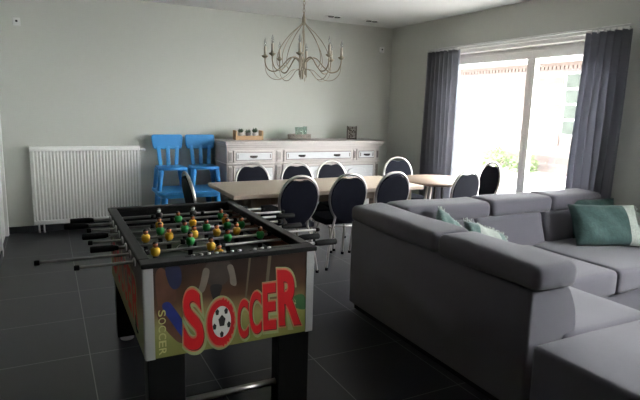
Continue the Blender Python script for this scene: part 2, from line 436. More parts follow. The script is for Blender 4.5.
def kid_chair():
    r = empty('kids_chair', (0,0,0), 0, '', 'kids chair')
    m = MB(); m.prism([(-.165,-.15),(.165,-.15),(.155,.15),(-.155,.15)], .035, .010, 3, M=Matrix.Translation((0,0,.240))); m.build('seat', M_blue, r)
    for sx in (-1,1):
        for sy in (-1,1): taper_leg(sx*.135, sy*.115, .243, sx*.165, sy*.150, 0, .036, .022).build('leg', M_blue, r)
    for x in (-.10, 0, .10):
        m = MB(); m.prism([(x*.95-.023,0),(x*.95+.023,0),(x*1.12+.022,.235),(x*1.12-.022,.235)], .022, .004, 2, M=Matrix.Translation((0,.135,.270)) @ Matrix.Rotation(math.radians(-7),4,'X') @ XZ)
        m.build('back_slat', M_blue, r)
    pts = [(-.145,0),(.145,0),(.165,.01),(.176,.04),(.186,.14),(.182,.165),(.165,.178),(-.165,.178),(-.182,.165),(-.186,.14),(-.176,.04),(-.165,.01)]
    m = MB(); m.prism(pts, .032, .010, 3, M=Matrix.Translation((0,.178,.465)) @ Matrix.Rotation(math.radians(-7),4,'X') @ XZ); m.build('backrest', M_blue, r)
    return r
kc = kid_chair(); kc.location = (1.300, 6.43, .4805); kc['group'] = 'blue kids chairs on the kids table'
kc['label'] = 'blue plastic kids chair on the blue table, nearer the radiator'
k2 = copy_tree(kc); k2.location = (1.695, 6.43, .4805); k2.rotation_euler.z = math.radians(-2)
k2['label'] = 'blue plastic kids chair on the blue table, nearer the sideboard'

# ------------------------------------------------------------------ sideboard
def sideboard():
    X0, X1, Yf, Yb = 1.93, 4.135, 6.22, 6.70
    r = empty('sideboard', ((X0+X1)/2, 6.46, 0), 0, 'long limewashed wooden sideboard with drawers and panelled doors against the back wall', 'sideboard')
    ox, oy = (X0+X1)/2, 6.46
    def B(mb, n, mt, par=None):
        bmesh.ops.transform(mb.bm, matrix=Matrix.Translation((-ox,-oy,0)), verts=mb.bm.verts); return mb.build(n, mt, par or r)
    m = MB(); m.box(X0-.032, X1+.05, Yf-.06, Yb+.02, 1.036, 1.066, .006, 3); m.box(X0-.022, X1+.035, Yf-.04, Yb, 1.010, 1.036, .005, 3); m.box(X0-.010, X1+.018, Yf-.02, Yb, .985, 1.010, .005, 3)
    B(m, 'worktop', M_side)
    m = MB(); m.box(X0, X1, Yf+.012, Yb, .10, .985)
    # face frame
    m.box(X0, X1, Yf, Yf+.013, .955, .985); m.box(X0, X1, Yf, Yf+.013, .78, .80)
    m.box(X0-.01, X1+.02, Yf-.02, Yb, .772, .792, .006, 3)
    for a, b in ((X0,2.01),(2.545,2.68),(3.70,3.765),(4.075,X1)): m.box(a, b, Yf, Yf+.013, .792, .955)
    B(m, 'carcass', M_side)
    m = MB(); m.box(X0, X1+.01, Yf-.02, Yb, 0, .10, .006, 3); B(m, 'plinth', M_side)
    # pilaster flutes
    def pil(a, b, z0, z1):
        m = MB(); w = (b-a)
        m.box(a+w*.22, b-w*.22, Yf-.012, Yf, z0, z1, .003)
        for k in (.34,.5,.66): m.box(a+w*k-.004, a+w*k+.004, Yf-.0135, Yf-.011, z0+.02, z1-.02, mi=1)
        return B(m, 'pilaster', [M_side, M_groove])
    pil(X0, 2.01, .81, .945); pil(2.56, 2.665, .81, .945); pil(3.70, 3.765, .81, .945); pil(4.07, X1, .81, .945)
    pil(X0, 2.01, .12, .76); pil(2.56, 2.665, .12, .76); pil(3.38, 3.47, .12, .76); pil(4.07, X1, .12, .76)
    def front(n, a, b, z0, z1, handles, door=False):
        m = MB(); m.box(a+.004, b-.004, Yf-.014, Yf+.012, z0+.004, z1-.004, .003)
        fr = B(m, n, M_side)
        m = MB(); m.box(a+.028, b-.028, Yf-.0155, Yf-.013, z0+.028, z1-.028, mi=1)
        if door:
            cx = (a+b)/2; w = (b-a)/2-.06; z2 = z1-.07
            pts = [(cx-w, z0+.06),(cx+w, z0+.06),(cx+w, z2-.08),(cx+w*.62, z2-.08),(cx+w*.55, z2-.02),(cx+w*.3, z2),(cx-w*.3, z2),(cx-w*.55, z2-.02),(cx-w*.62, z2-.08),(cx-w, z2-.08)]
            m.prism(pts, .016, .005, 2, M=Matrix.Translation((0, Yf-.013, 0)) @ XZ, mi=0)
            m.box(a+.034, b-.034, Yf-.017, Yf-.0135, z0+.034, z1-.034, mi=0)
        else:
            m.box(a+.036, b-.036, Yf-.024, Yf-.0135, z0+.036, z1-.036, .003, mi=0)
            for sx in (a+.055, b-.055): m.box(sx-.006, sx+.006, Yf-.0255, Yf-.0235, z0+.055, z1-.05, mi=1)
        B(m, 'panel', [M_sidep, M_groove], fr)
        for hx, hz in handles:
            h = MB(); h.tube(spline([(hx-.035, Yf-.022, hz),(hx-.025, Yf-.045, hz-.008),(hx+.025, Yf-.045, hz-.008),(hx+.035, Yf-.022, hz)], 5), .0065, 8)
            h.ico((hx-.04, Yf-.026, hz), .012, 1); h.ico((hx+.04, Yf-.026, hz), .012, 1); h.box(hx-.05, hx+.05, Yf-.030, Yf-.0235, hz-.006, hz+.014, .003)
            B(h, 'handle', M_iron, fr)
    front('drawer', 2.01, 2.545, .80, .955, [(2.27,.875)])
    front('drawer', 2.68, 3.70, .80, .955, [(2.93,.875),(3.45,.875)])
    front('drawer', 3.765, 4.075, .80, .955, [(3.92,.875)])
    for a, b in ((2.01,2.56),(2.665,3.02),(3.02,3.38),(3.47,4.07)): front('door', a, b, .11, .765, [(b-.03 if a < 3 else a+.03, .45)], True)
sideboard()
ST = 1.0665
# crate with three potted plants
cr = empty('plant_crate', (2.295, 6.48, ST), 0, 'small pine crate holding three potted succulents on the sideboard', 'crate')
m = MB(); m.box(-.165,.165,-.055,.055,0,.012,.002); m.box(-.165,.165,-.062,-.054,0,.052,.002); m.box(-.165,.165,.054,.062,0,.052,.002); m.build('tray', M_pine, cr)
for x in (-.185, .165): MB().box(x, x+.020, -.062, .062, 0, .118, .002).build('end_board', M_pine, cr)
for i, (x, pm, h, lab) in enumerate(((-.10,M_pot,.055,'succulent in a white pot, left one in the crate'),(0,M_potdark,.045,'dark round succulent, middle one in the crate'),(.09,M_pot,.065,'spiky succulent in a pale pot, right one in the crate'))):
    p = empty('potted_succulent', (2.295+x, 6.48, ST+.0125), 0, lab, 'plant', 'succulents in the pine crate')
    MB().lathe([(0,0),(.027,0),(.036,.075),(.038,.08),(.032,.08),(.030,.07),(0,.07)], (0,0,0), 16).build('pot', pm, p)
    m = MB()
    for k in range(26):
        a = k*2.4; rr = .008+.018*(k/26); d = Vector((math.cos(a)*rr*1.5, math.sin(a)*rr*1.5, h*(1.15-.6*k/26)))
        b0 = Vector((math.cos(a)*.006, math.sin(a)*.006, .07)); e = b0+d; mid = b0+d*.5
        m.tube([b0, mid, e], [.004,.009,.001], 5)
    m.build('leaves', M_leaf, p)
# wicker wreath with candle glasses
wr = empty('wicker_wreath', (3.02, 6.48, ST), 0, 'grey twig wreath around the candle glasses on the sideboard', 'wreath')
m = MB()
for k in range(11):
    ph = random.random()*6; pts = []
    for j in range(40):
        a = 2*PI*j/40; R_ = .145+.016*math.sin(3*a+ph)+random.uniform(-.002,.002); z = .040+.028*math.sin(4*a+ph*2+k)
        pts.append((R_*math.cos(a), R_*.62*math.sin(a), z))
    m.tube(pts, .0075, 6, closed=True)
m.build('twigs', M_wicker, wr)
for dx, dy, rr, h, lab in ((-.01,0,.050,.165,'clear candle glass with mint wax, left one inside the wreath'),(.085,.01,.026,.175,'clear tall candle glass, right one inside the wreath')):
    g = empty('candle_glass', (3.02+dx, 6.48+dy, ST), 0, lab, 'candle holder', 'candle glasses in the wreath')
    MB().lathe([(0,0),(rr*.9,0),(rr,.01),(rr*1.0,h*.6),(rr*1.15,h),(rr*1.08,h),(rr*.93,h*.6),(rr*.92,.012),(0,.008)], (0,0,0), 20).build('glass', M_vglass, g)
    MB().lathe([(0,.0125),(rr*.88,.0125),(rr*.88,h*.38),(0,h*.38)], (0,0,0), 16).build('wax', M_wax, g)
# lantern with patterned front
ln = empty('candle_lantern', (3.845, 6.50, ST), math.radians(-27), 'dark framed square lantern with patterned glass on the right of the sideboard', 'lantern')
m = MB(); w = .062
m.box(-w,w,-w,w,0,.012,.002); m.box(-w,w,-w,w,.178,.166,.002)
for sx in (-1,1):
    for sy in (-1,1): m.box(sx*w-.006, sx*w+.006, sy*w-.006, sy*w+.006, 0, .186, .001)
m.build('frame', M_lantern, ln)
m = MB(); m.box(-w+.006,w-.006,-w-.002,-w+.002,.012,.178)
for a in range(6):
    for b_ in range(8):
        if random.random() < .78: m.prism([(-.05+a*.018+math.cos(t)*.0072, .030+b_*.019+math.sin(t)*.0072) for t in [k*PI/3+.5 for k in range(6)]], .002, M=Matrix.Translation((0,-w-.002,0)) @ XZ, mi=1)
m.build('patterned_pane', [M_lantern, M_pearl], ln)
m = MB(); m.box(-w+.006,w-.006,w-.002,w+.002,.012,.178); m.box(-w-.002,-w+.002,-w+.006,w-.006,.012,.178); m.box(w-.002,w+.002,-w+.006,w-.006,.012,.178); m.build('side_pane', M_vglass, ln)
MB().lathe([(0,.0125),(.025,.0125),(.025,.07),(0,.07)], (0,0,0), 16).build('candle', M_plas, ln)

# ------------------------------------------------------------------ dining tables
def dining_table():
    x0, x1, y0, y1, z = 1.395, 3.43, 4.30, 5.12, .735
    cx, cy = (x0+x1)/2, (y0+y1)/2
    r = empty('dining_table', (cx, cy, 0), 0, 'long pale oak dining table with square legs between two rows of chairs', 'table')
    w, d = (x1-x0)/2, (y1-y0)/2
    MB().box(-w, w, -d, d, z-.04, z, .006, 3).build('tabletop', M_tabletop, r)
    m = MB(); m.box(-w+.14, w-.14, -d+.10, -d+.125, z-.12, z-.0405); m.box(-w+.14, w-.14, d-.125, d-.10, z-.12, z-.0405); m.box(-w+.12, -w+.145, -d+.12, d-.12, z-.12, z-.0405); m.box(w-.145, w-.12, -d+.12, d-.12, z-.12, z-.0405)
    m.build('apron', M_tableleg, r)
    for sx in (-1,1):
        for sy in (-1,1):
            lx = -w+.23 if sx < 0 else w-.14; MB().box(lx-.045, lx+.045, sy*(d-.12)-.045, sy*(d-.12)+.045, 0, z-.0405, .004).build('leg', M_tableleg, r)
dining_table()
rt = empty('round_table', (3.90, 4.66, 0), 0, 'round brown wooden table on thin metal legs beside the patio doors', 'table')
MB().lathe([(0,.705),(.41,.705),(.425,.712),(.425,.728),(.42,.735),(0,.735)], (0,0,0), 48).build('tabletop', M_round, rt)
m = MB(); m.box(-.16, .14, -.03, .03, .68, .7045, .003); m.box(-.03, .03, -.15, .2, .68, .7045, .003); m.build('hub', M_iron, rt)
for k, (tx, ty, bx_, by_, mt_) in enumerate(((-.13,0,-.20,.02,M_chrome),(-.04,-.02,-.06,-.03,M_iron),(.02,.12,.02,.2,M_chrome),(.12,.05,.2,.10,M_iron))):
    m = MB(); m.tube([(tx,ty,.69),((tx+bx_)/2,(ty+by_)/2,.30),(bx_,by_,0)], .014, 8); m.build('leg', mt_, rt)
m = MB(); m.tube([(-.155,.008,.42),(-.05,-.024,.42),(.02,.16,.42),(.15,.07,.42)], .008, 6); m.build('stretcher', M_iron, rt)

# ------------------------------------------------------------------ dining chairs
def lean(z):                       # back plane: y for a given height
    return -.185 - .085*max(0,(z-.45))/.46
def dining_chair():
    r = empty('dining_chair', (0,0,0), 0)
    W, ZB, ZT, ZM = .186, .44, .905, .70
    def outline(s=1.0, n=48, top=1.0):
        P = []
        for k in range(n):
            a = 2*PI*k/n - PI/2
            zc = ZM
            hz = (ZT-ZM) if math.sin(a) > 0 else (ZM-ZB)
            c = math.cos(a); x = W*s*(abs(c)**.92)*(1 if c >= 0 else -1)
            if math.sin(a) < 0: x *= 1-.16*abs(math.sin(a))**2
            P.append((x, zc+hz*s*math.sin(a)))
        return P
    # frame: oval that runs over into the rear legs
    o = outline(1.0)
    k0 = [p for p in o]
    # drop the lowest points, open the oval at the waist
    pts = [p for p in k0 if p[1] > .475]
    pts.sort(key=lambda p: math.atan2(p[0], -(p[1]-ZM)) if True else 0)
    ang = sorted(pts, key=lambda p: (math.atan2(p[1]-ZM, p[0]) + PI/2) % (2*PI))
    path = [(p[0], lean(p[1]), p[1]) for p in ang]
    MB().tube(path, .0130, 8).build('back_frame', M_chrome, r)
    # lower half of each rear leg
    for sx in (-1, 1):
        e = path[0] if path[0][0]*sx > 0 else path[-1]
        m = MB(); m.tube(spline([e, (sx*.112,-.182,.445),(sx*.135,-.19,.36),(sx*.175,-.215,.18),(sx*.200,-.235,.0)], 5), .0115, 8); lg = m.build('leg', M_chrome, r)
        MB().lathe([(0,0),(.015,0),(.015,.025),(.0,.025)], (sx*.200,-.235,0), 10).build('foot_cap', M_rubber, lg)
        m = MB(); m.tube(spline([(sx*.150,-.12,.405),(sx*.168,.10,.405),(sx*.175,.165,.395),(sx*.185,.19,.30),(sx*.195,.225,.0)], 5), .0115, 8); lg = m.build('leg', M_chrome, r)
        MB().lathe([(0,0),(.015,0),(.015,.025),(.0,.025)], (sx*.195,.225,0), 10).build('foot_cap', M_rubber, lg)
        m = MB(); m.tube([(sx*.13,-.185,.385),(sx*.15,-.12,.403)], .009, 6); m.build('side_bracket', M_chrome, r)
    m = MB(); m.tube([(-.118,-.186,.40),(.118,-.186,.40)], .008, 6); m.tube([(-.16,.10,.40),(.16,.10,.40)], .008, 6); m.build('stretcher', M_chrome, r)
    # pad with the hand hole notch at the top
    P = outline(.955, 56)
    out = []
    for x, z in P:
        if z > ZT-.040 and abs(x) < .10:
            z = min(z, ZT-.012-.034*(math.cos(min(1,abs(x)/.075)*PI/2))**.6)
        out.append((x, z-.45))
    th = math.atan(.085/.46)
    Mx = Matrix.Translation((0,-.185+.016,.45)) @ Matrix.Rotation(th, 4, 'X') @ XZ
    MB().prism(out, .034, .008, 3, M=Mx, smooth=True).build('backrest', M_navy, r)
    m = MB(); m.prism([(-.19,-.165),(.19,-.165),(.205,.05),(.19,.205),(.15,.235),(-.15,.235),(-.19,.205),(-.205,.05)], .055, .018, 3, M=Matrix.Translation((0,0,.415))); m.build('seat', M_navy, r)
    return r
G1 = 'dining chairs around the long table'
chairs = [
 (1.945,4.39,0,1,'navy oval-backed dining chair right behind the football table, back to camera',G1),
 (2.47,4.41,-3,1,'navy oval-backed dining chair just left of the sofa corner, back to camera',G1),
 (2.96,4.41,-1,1,'navy dining chair half hidden by the sofa at the right end of the long table',G1),
 (1.90,4.985,180,1,'navy chair across the long table, leftmost of its row in front of the sideboard',G1),
 (2.39,4.93,180,1,'navy chair across the long table, middle of the three in front of the sideboard',G1),
 (2.845,4.985,180,1,'navy chair across the long table, right one of the three in front of the sideboard',G1),
 (3.86,5.20,168,1,'lone chair beyond the tables with its back shining pale, right of the sideboard',G1),
 (1.325,4.62,-90,1,'navy chair at the left head of the long table seen edge-on',G1),
 (3.79,4.33,4,1,'navy oval-backed chair at the round table, left of the two seen against the window',G1),
 (4.26,4.50,78,1.03,'navy oval-backed chair turned sideways against the window glass by the round table',G1),
]
proto = dining_chair()
for i, (x, y, a, s, lab, g) in enumerate(chairs):
    c = proto if i == 0 else copy_tree(proto)
    c.location = (x, y, 0); c.rotation_euler = (0,0,math.radians(a)); c.scale = (s,s,s)
    tag(c, lab, 'chair', g)

# ------------------------------------------------------------------ chandelier
def chandelier():
    cx, cy = 2.212, 4.70
    r = empty('chandelier', (cx, cy, ZC), 0, 'champagne metal chandelier with eight candle lights and a wire cage', 'chandelier')
    Z = lambda z: z-ZC
    m = MB(); m.lathe([(0,0),(.05,0),(.045,-.02),(.015,-.035),(0,-.035)], (0,0,-.0005), 20); m.build('ceiling_rose', M_chand, r)
    m = MB(); z = Z(2.64); i = 0
    while z > Z(2.36):
        pts = [(.010*math.cos(t) if i % 2 else 0, 0 if i % 2 else .010*math.cos(t), z-.017+.021*math.sin(t)) for t in [2*PI*k/12 for k in range(12)]]
        m.tube(pts, .003, 5, closed=True); z -= .033; i += 1
    m.build('chain', M_chand, r)
    m = MB(); m.lathe([(0,2.365),(.008,2.36),(.012,2.34),(.016,2.33),(.018,2.29),(.014,2.27),(.007,2.25),(.006,1.97),(.022,1.95),(.03,1.93),(.030,1.87),(.02,1.85),(.008,1.83),(.010,1.80),(0,1.755)], (0,0,-ZC), 16); m.build('column', M_chand, r)
    m = MB()
    for k in range(8):
        a = 2*PI*k/8+.2; m.tube([(.034*math.cos(a),.034*math.sin(a),Z(1.955)),(.036*math.cos(a),.036*math.sin(a),Z(1.80-.02*(k%3)))], .004, 5)
    m.build('hub_rods', M_chand, r)
    R_ = .365
    for k in range(8):
        a = 2*PI*k/8 + .26; c, s_ = math.cos(a), math.sin(a)
        def p(rr, z): return (rr*c, rr*s_, Z(z))
        m = MB(); m.tube(spline([p(.02,1.91),p(.07,1.955),p(.13,1.955),p(.20,1.88),p(.265,1.83),p(.33,1.845),p(.36,1.90),p(R_,1.95)], 6), .0065, 7)
        arm = m.build('arm', M_chand, r)
        m = MB(); m.lathe([(0,1.945),(.012,1.95),(.030,1.965),(.034,1.975),(.030,1.972),(.012,1.965),(.014,1.985),(.012,1.99),(0,1.99)], (R_*c,R_*s_,-ZC), 14); m.build('drip_cup', M_chand, arm)
        m = MB(); m.lathe([(0,1.97),(.0115,1.97),(.0115,2.055),(.009,2.06),(0,2.06)], (R_*c,R_*s_,-ZC), 12); m.build('candle_sleeve', M_candle, arm)
        m = MB(); m.lathe([(.004,2.06),(.010,2.07),(.014,2.085),(.011,2.105),(.005,2.125),(0,2.14)], (R_*c,R_*s_,-ZC), 12); m.build('bulb', M_bulb, arm)
        m = MB(); m.tube(spline([p(.012,2.30),p(.03,2.26),p(.12,2.18),p(.20,2.08),p(.245,1.98),p(.245,1.90),p(.215,1.865)], 6), .0035, 6); m.build('cage_wire', M_chand, r)
        m = MB(); m.tube(spline([p(R_,1.945),p(.355,1.83),p(.30,1.765),p(.22,1.755),p(.15,1.80),p(.10,1.845),p(.025,1.86)], 6), .0030, 6); m.build('lower_loop', M_chand, r)
chandelier()

# ------------------------------------------------------------------ curtains
def curtain(y0t, y1t, y0b, y1b, n, lab, seed, x=XR-.10):
    rnd = random.Random(seed)
    r = empty('curtain', (x, (y0b+y1b)/2, 0), 0, lab, 'curtain', 'slate curtains at the patio doors')
    cyy = (y0b+y1b)/2
    N = n*10; ph = [rnd.uniform(-.6,.6) for _ in range(n+2)]; am = [rnd.uniform(.7,1.3) for _ in range(n+2)]
    t = bmesh.new(); rows = []
    zs = [.012, .3, .7, 1.1, 1.5, 1.8, 2.0, 2.12, 2.19, 2.245]
    for z in zs:
        f = z/2.245; row = []
        for i in range(N+1):
            u = i/N; k = int(u*n); 
            amp = (.060*(1-f)+.042*f) * (am[k]*(1-(u*n-k)) + am[k+1]*(u*n-k))
            phase = ph[k]*(1-(u*n-k)) + ph[k+1]*(u*n-k)
            sn = math.sin(2*PI*u*n + phase*(1-f)*1.5); xx = amp*(1 if sn > 0 else -1)*abs(sn)**.7 + .012*math.sin(5*u*PI+z*1.5)*(1-f)
            yy = (y0b*(1-f)+y0t*f)*(1-u) + (y1b*(1-f)+y1t*f)*u
            yy += .02*math.sin(z*2.2+u*6)*(1-f)
            row.append(t.verts.new((xx, yy-cyy, z)))
        rows.append(row)
    for A, B_ in zip(rows, rows[1:]):
        for i in range(N):
            q = t.faces.new((A[i], A[i+1], B_[i+1], B_[i])); q.smooth = True
    bmesh.ops.solidify(t, geom=list(t.faces), thickness=.003)
    m = MB(); m._add(t); m.build('drape', M_curtain, r)
    k = 0; yy = y0t+.02
    while yy < y1t:
        MB().box(-.006,.006, yy-cyy-.004, yy-cyy+.004, 2.235, 2.2695).build('hook', M_plas, r); yy += .06
curtain(5.17, 5.74, 5.12, 5.73, 7, 'slate grey curtain left of the patio doors, near the back corner', 3)
curtain(3.0, 3.43, 3.02, 3.475, 6, 'slate grey curtain right of the patio doors, behind the sofa', 8)
m = MB(); m.box(XR-.112, XR-.092, 2.98, 5.77, 2.270, 2.282, .003); m.box(XR-.09, XR-.001, 3.3, 3.33, 2.275, 2.29); m.box(XR-.09, XR-.001, 5.6, 5.63, 2.275, 2.29)
tr = m.build('curtain_rail', M_silver); tag(tr, 'slim pale curtain rail above the patio doors', 'curtain rail')

# ------------------------------------------------------------------ sofa
def soft_sub(o, lv=1):
    md = o.modifiers.new('soft', 'SUBSURF'); md.levels = lv; md.render_levels = lv
    return o
def puffy(x0, x1, y0, y1, z0, z1, r=.03, puff=.0, seed=0, amp=.004, n=14, taper=None):
    """upholstered block with rounded edges and gently uneven faces"""
    t = bmesh.new()
    nx = max(2, int((x1-x0)/.06)); ny = max(2, int((y1-y0)/.06)); nz = max(2, int((z1-z0)/.05))
    bmesh.ops.create_cube(t, size=1)
    bmesh.ops.bevel(t, geom=list(t.edges), offset=.0001, segments=1, affect='EDGES')
    t.free(); t = bmesh.new()
    def knots(a, b, k):
        L = b-a; rr = min(r, L*.49)
        out = [a + rr*(1-math.cos(q*PI/8)) for q in range(4)] + [a+rr + (L-2*rr)*i/k for i in range(k+1)]
        out += [b - rr*(1-math.cos(q*PI/8)) for q in (3,2,1,0)]
        return out
    X, Y, Z_ = knots(x0,x1,nx), knots(y0,y1,ny), knots(z0,z1,nz)
    vt = {}
    rnd = random.Random(seed); q1, q2, q3 = rnd.random()*6, rnd.random()*6, rnd.random()*6
    cx, cy, cz = (x0+x1)/2, (y0+y1)/2, (z0+z1)/2
    def V(i, j, k):
        key = (i,j,k)
        if key in vt: return vt[key]
        p = Vector((X[i], Y[j], Z_[k]))
        # round: clamp to inner box and push out to radius
        def cl(v, a, b): rr = min(r, (b-a)*.49); return min(max(v, a+rr), b-rr)
        c = Vector((cl(p.x,x0,x1), cl(p.y,y0,y1), cl(p.z,z0,z1)))
        d = p-c
        if d.length > 1e-7:
            m_ = max(abs(d.x), abs(d.y), abs(d.z)); 
            nd = d.normalized(); rr = min(r, (x1-x0)*.49, (y1-y0)*.49, (z1-z0)*.49)
            p = c + nd*rr if m_ >= rr*.999 or True else p
            ux = 1-abs((p.x-cx)/((x1-x0)/2))**2; uy = 1-abs((p.y-cy)/((y1-y0)/2))**2
            w = amp*(math.sin(p.x*9+q1)*math.sin(p.y*8+q2)+.6*math.sin(p.z*13+p.x*5+q3))
            p = p + nd*w
            if nd.z > .5: p.z += puff*max(0,ux)**.5*max(0,uy)**.5
        vt[key] = t.verts.new(p); return vt[key]
    nX, nY, nZ = len(X)-1, len(Y)-1, len(Z_)-1
    def F(*a):
        try: f = t.faces.new([V(*q) for q in a]); f.smooth = True
        except ValueError: pass
    for i in range(nX):
        for j in range(nY):
            for k in (0, nZ): F((i,j,k),(i+1,j,k),(i+1,j+1,k),(i,j+1,k))
    for i in range(nX):
        for k in range(nZ):
            for j in (0, nY): F((i,j,k),(i+1,j,k),(i+1,j,k+1),(i,j,k+1))
    for j in range(nY):
        for k in range(nZ):
            for i in (0, nX): F((i,j,k),(i,j+1,k),(i,j+1,k+1),(i,j,k+1))
    if taper: 
        for v in t.verts: v.co = taper(v.co.copy())
    return t
def sofa():
    X0, Y0, Y1, X1 = 1.98, 1.615, 3.30, 4.45
    r = empty('corner_sofa', (X0, Y1, 0), 0, 'large dark grey fabric corner sofa with adjustable headrests and chaise', 'sofa')
    def B(t, n, mt=M_sofa):
        m = MB()
        if isinstance(t, MB): m = t
        else: m._add(t)
        bmesh.ops.transform(m.bm, matrix=Matrix.Translation((-X0,-Y1,0)), verts=m.bm.verts); return m.build(n, mt, r)
    m = MB(); m.box(X0+.035, 2.86, .98, Y1-.03, .0, .055); m.box(2.86, X1-.02, 2.26, Y1-.03, .0, .055); B(m, 'plinth', M_gap)
    # outer shell
    prof = [(0,.055),(0,.675),(.245,.675),(.275,.655),(.295,.60),(.325,.53),(.345,.47),(.345,.42),(.325,.38),(.28,.36),(.24,.34),(.24,.055)]
    m = MB(); m.prism(prof, Y1-Y0-.02, .012, 3, M=Matrix.Translation((X0, Y1, 0)) @ XZ); B(m, 'left_back')
    m = MB(); m._add(puffy(X0+.20, X1, Y1-.20, Y1, .055, .675, .014, seed=2, amp=.0015)); B(m, 'rear_back_shell')
    # sloping back upholstery, fatter towards the seat
    def tr_(v): v.y -= max(0, (Y1-.16)-v.y) * (.0 if v.z > .62 else (.62-v.z)*2.3); return v
    for i, (a, b) in enumerate(((X0+.22,2.94),(2.95,3.70),(3.71,X1))): B(puffy(a, b, Y1-.285, Y1-.15, .30, .685, .04, seed=5+i, amp=.007, taper=tr_), 'back_cushion')
    # headrests
    def tz(v): return v
    B(puffy(X0-.018, X0+.275, Y0-.015, 2.322, .672, .800, .045, seed=11, amp=.0045, puff=.008), 'headrest')
    B(puffy(X0-.018, X0+.275, 2.332, Y1+.015, .672, .800, .045, seed=12, amp=.0045, puff=.006), 'headrest')
    for i, (a, b, z) in enumerate(((X0+.28,3.10,.803),(3.11,3.80,.808),(3.81,X1+.01,.812))): B(puffy(a, b, Y1-.285, Y1+.015, .672, z, .045, seed=13+i, amp=.0045, puff=.006), 'headrest')
    # seat frame and cushions
    B(puffy(X0+.2, 2.90, Y0, Y1-.2, .055, .25, .012, seed=20, amp=.001), 'seat_frame')
    B(puffy(2.902, X1, 2.23, Y1-.2, .055, .25, .012, seed=21, amp=.001), 'seat_frame')
    B(puffy(X0+.24, 2.915, Y0+.002, 3.06, .252, .425, .035, seed=22, amp=.005, puff=.012), 'seat_cushion')
    B(puffy(2.93, 3.50, 2.185, 3.06, .252, .43, .035, seed=23, amp=.003, puff=.012), 'seat_cushion')
    B(puffy(3.51, X1, 2.185, 3.06, .252, .43, .035, seed=24, amp=.003, puff=.012), 'seat_cushion')
    # chaise end towards the camera
    B(puffy(X0-.002, 2.93, .90, Y0-.012, .055, .425, .022, seed=25, amp=.002, puff=.010), 'chaise_block')
sofa()

# ------------------------------------------------------------------ cushions
def pillow(name, loc, rot, w, h, t, mt, lab, fringe=None, lace=None, cat='cushion'):
    r = empty(name, loc, 0, lab, cat, 'teal cushions on the sofa'); r.rotation_euler = rot
    n = 18; m = MB(); tb = bmesh.new(); G = {}
    for s in (1,-1):
        for i in range(n+1):
            for j in range(n+1):
                u, v = -1+2*i/n, -1+2*j/n
                edge = (i in (0,n) or j in (0,n))
                if s == -1 and edge: G[(s,i,j)] = G[(1,i,j)]; continue
                k = (max(0,(1-u**4)*(1-v**4)))**.55
                pin = 1-.07*(1-abs(u*v))*(abs(u)**3+abs(v)**3)/1.4
                wr_ = .006*math.sin(9*u+4*v+s)*k
                G[(s,i,j)] = tb.verts.new((u*w/2*pin, s*(t/2*k)+wr_, v*h/2*pin + h/2))
    for s in (1,-1):
        for i in range(n):
            for j in range(n):
                f = tb.faces.new((G[(s,i,j)],G[(s,i+1,j)],G[(s,i+1,j+1)],G[(s,i,j+1)])); f.smooth = True
                u = (i+.5)/n
                f.material_index = 1 if (lace and lace[0] < u < lace[1]) else 0
    m._add(tb) if False else None
    mm = MB(); 
    mp = {v: mm.bm.verts.new(v.co) for v in tb.verts}
    for f in tb.faces:
        nf = mm.bm.faces.new([mp[v] for v in f.verts]); nf.smooth = True; nf.material_index = f.material_index
    tb.free(); m.bm.free()
    mm.build('cover', [mt, M_lace], r)
    if fringe:
        m = MB(); rnd = random.Random(5)
        for (ax, sgn) in fringe:
            for k in range(90):
                q = -1+2*k/89
                if ax == 'x': p = Vector((sgn*w/2*.965, 0, q*h/2*.95+h/2)); d = Vector((sgn,0,0))
                else: p = Vector((q*w/2*.95, 0, sgn*h/2*.965+h/2)); d = Vector((0,0,sgn))
                e = p + d*.022 + Vector((rnd.uniform(-.01,.01),rnd.uniform(-.012,.012),rnd.uniform(-.01,.01)))
                m.tube([p-d*.006, (p+e)/2+Vector((0,rnd.uniform(-.004,.004),0)), e], .0028, 4)
        m.build('fringe', M_lace, r)
    return r
pillow('throw_pillow', (4.04, 2.62, .45), (math.radians(-34), 0, math.radians(-24)), .58, .37, .15, M_teal, 'large teal velvet cushion with pale lace end, leaning at right of the sofa', [('x',1)], (.79,1))
pillow('throw_pillow', (4.24, 2.90, .435), (math.radians(-16), 0, math.radians(-14)), .46, .35, .09, M_teal, 'dark teal cushion tucked behind the large lace-ended cushion')
pillow('throw_pillow', (2.46, 2.76, .53), (math.radians(-40), math.radians(38), math.radians(-6)), .32, .30, .10, M_teal2, 'mottled teal cushion poking up near the inner sofa corner', [('z',1)])
pillow('throw_pillow', (2.60, 2.50, .475), (math.radians(-48), math.radians(20), math.radians(-14)), .36, .34, .10, M_teal2, 'pale fringed teal cushion in front of the mottled one', [('z',1),('x',1)], (.25,.8))

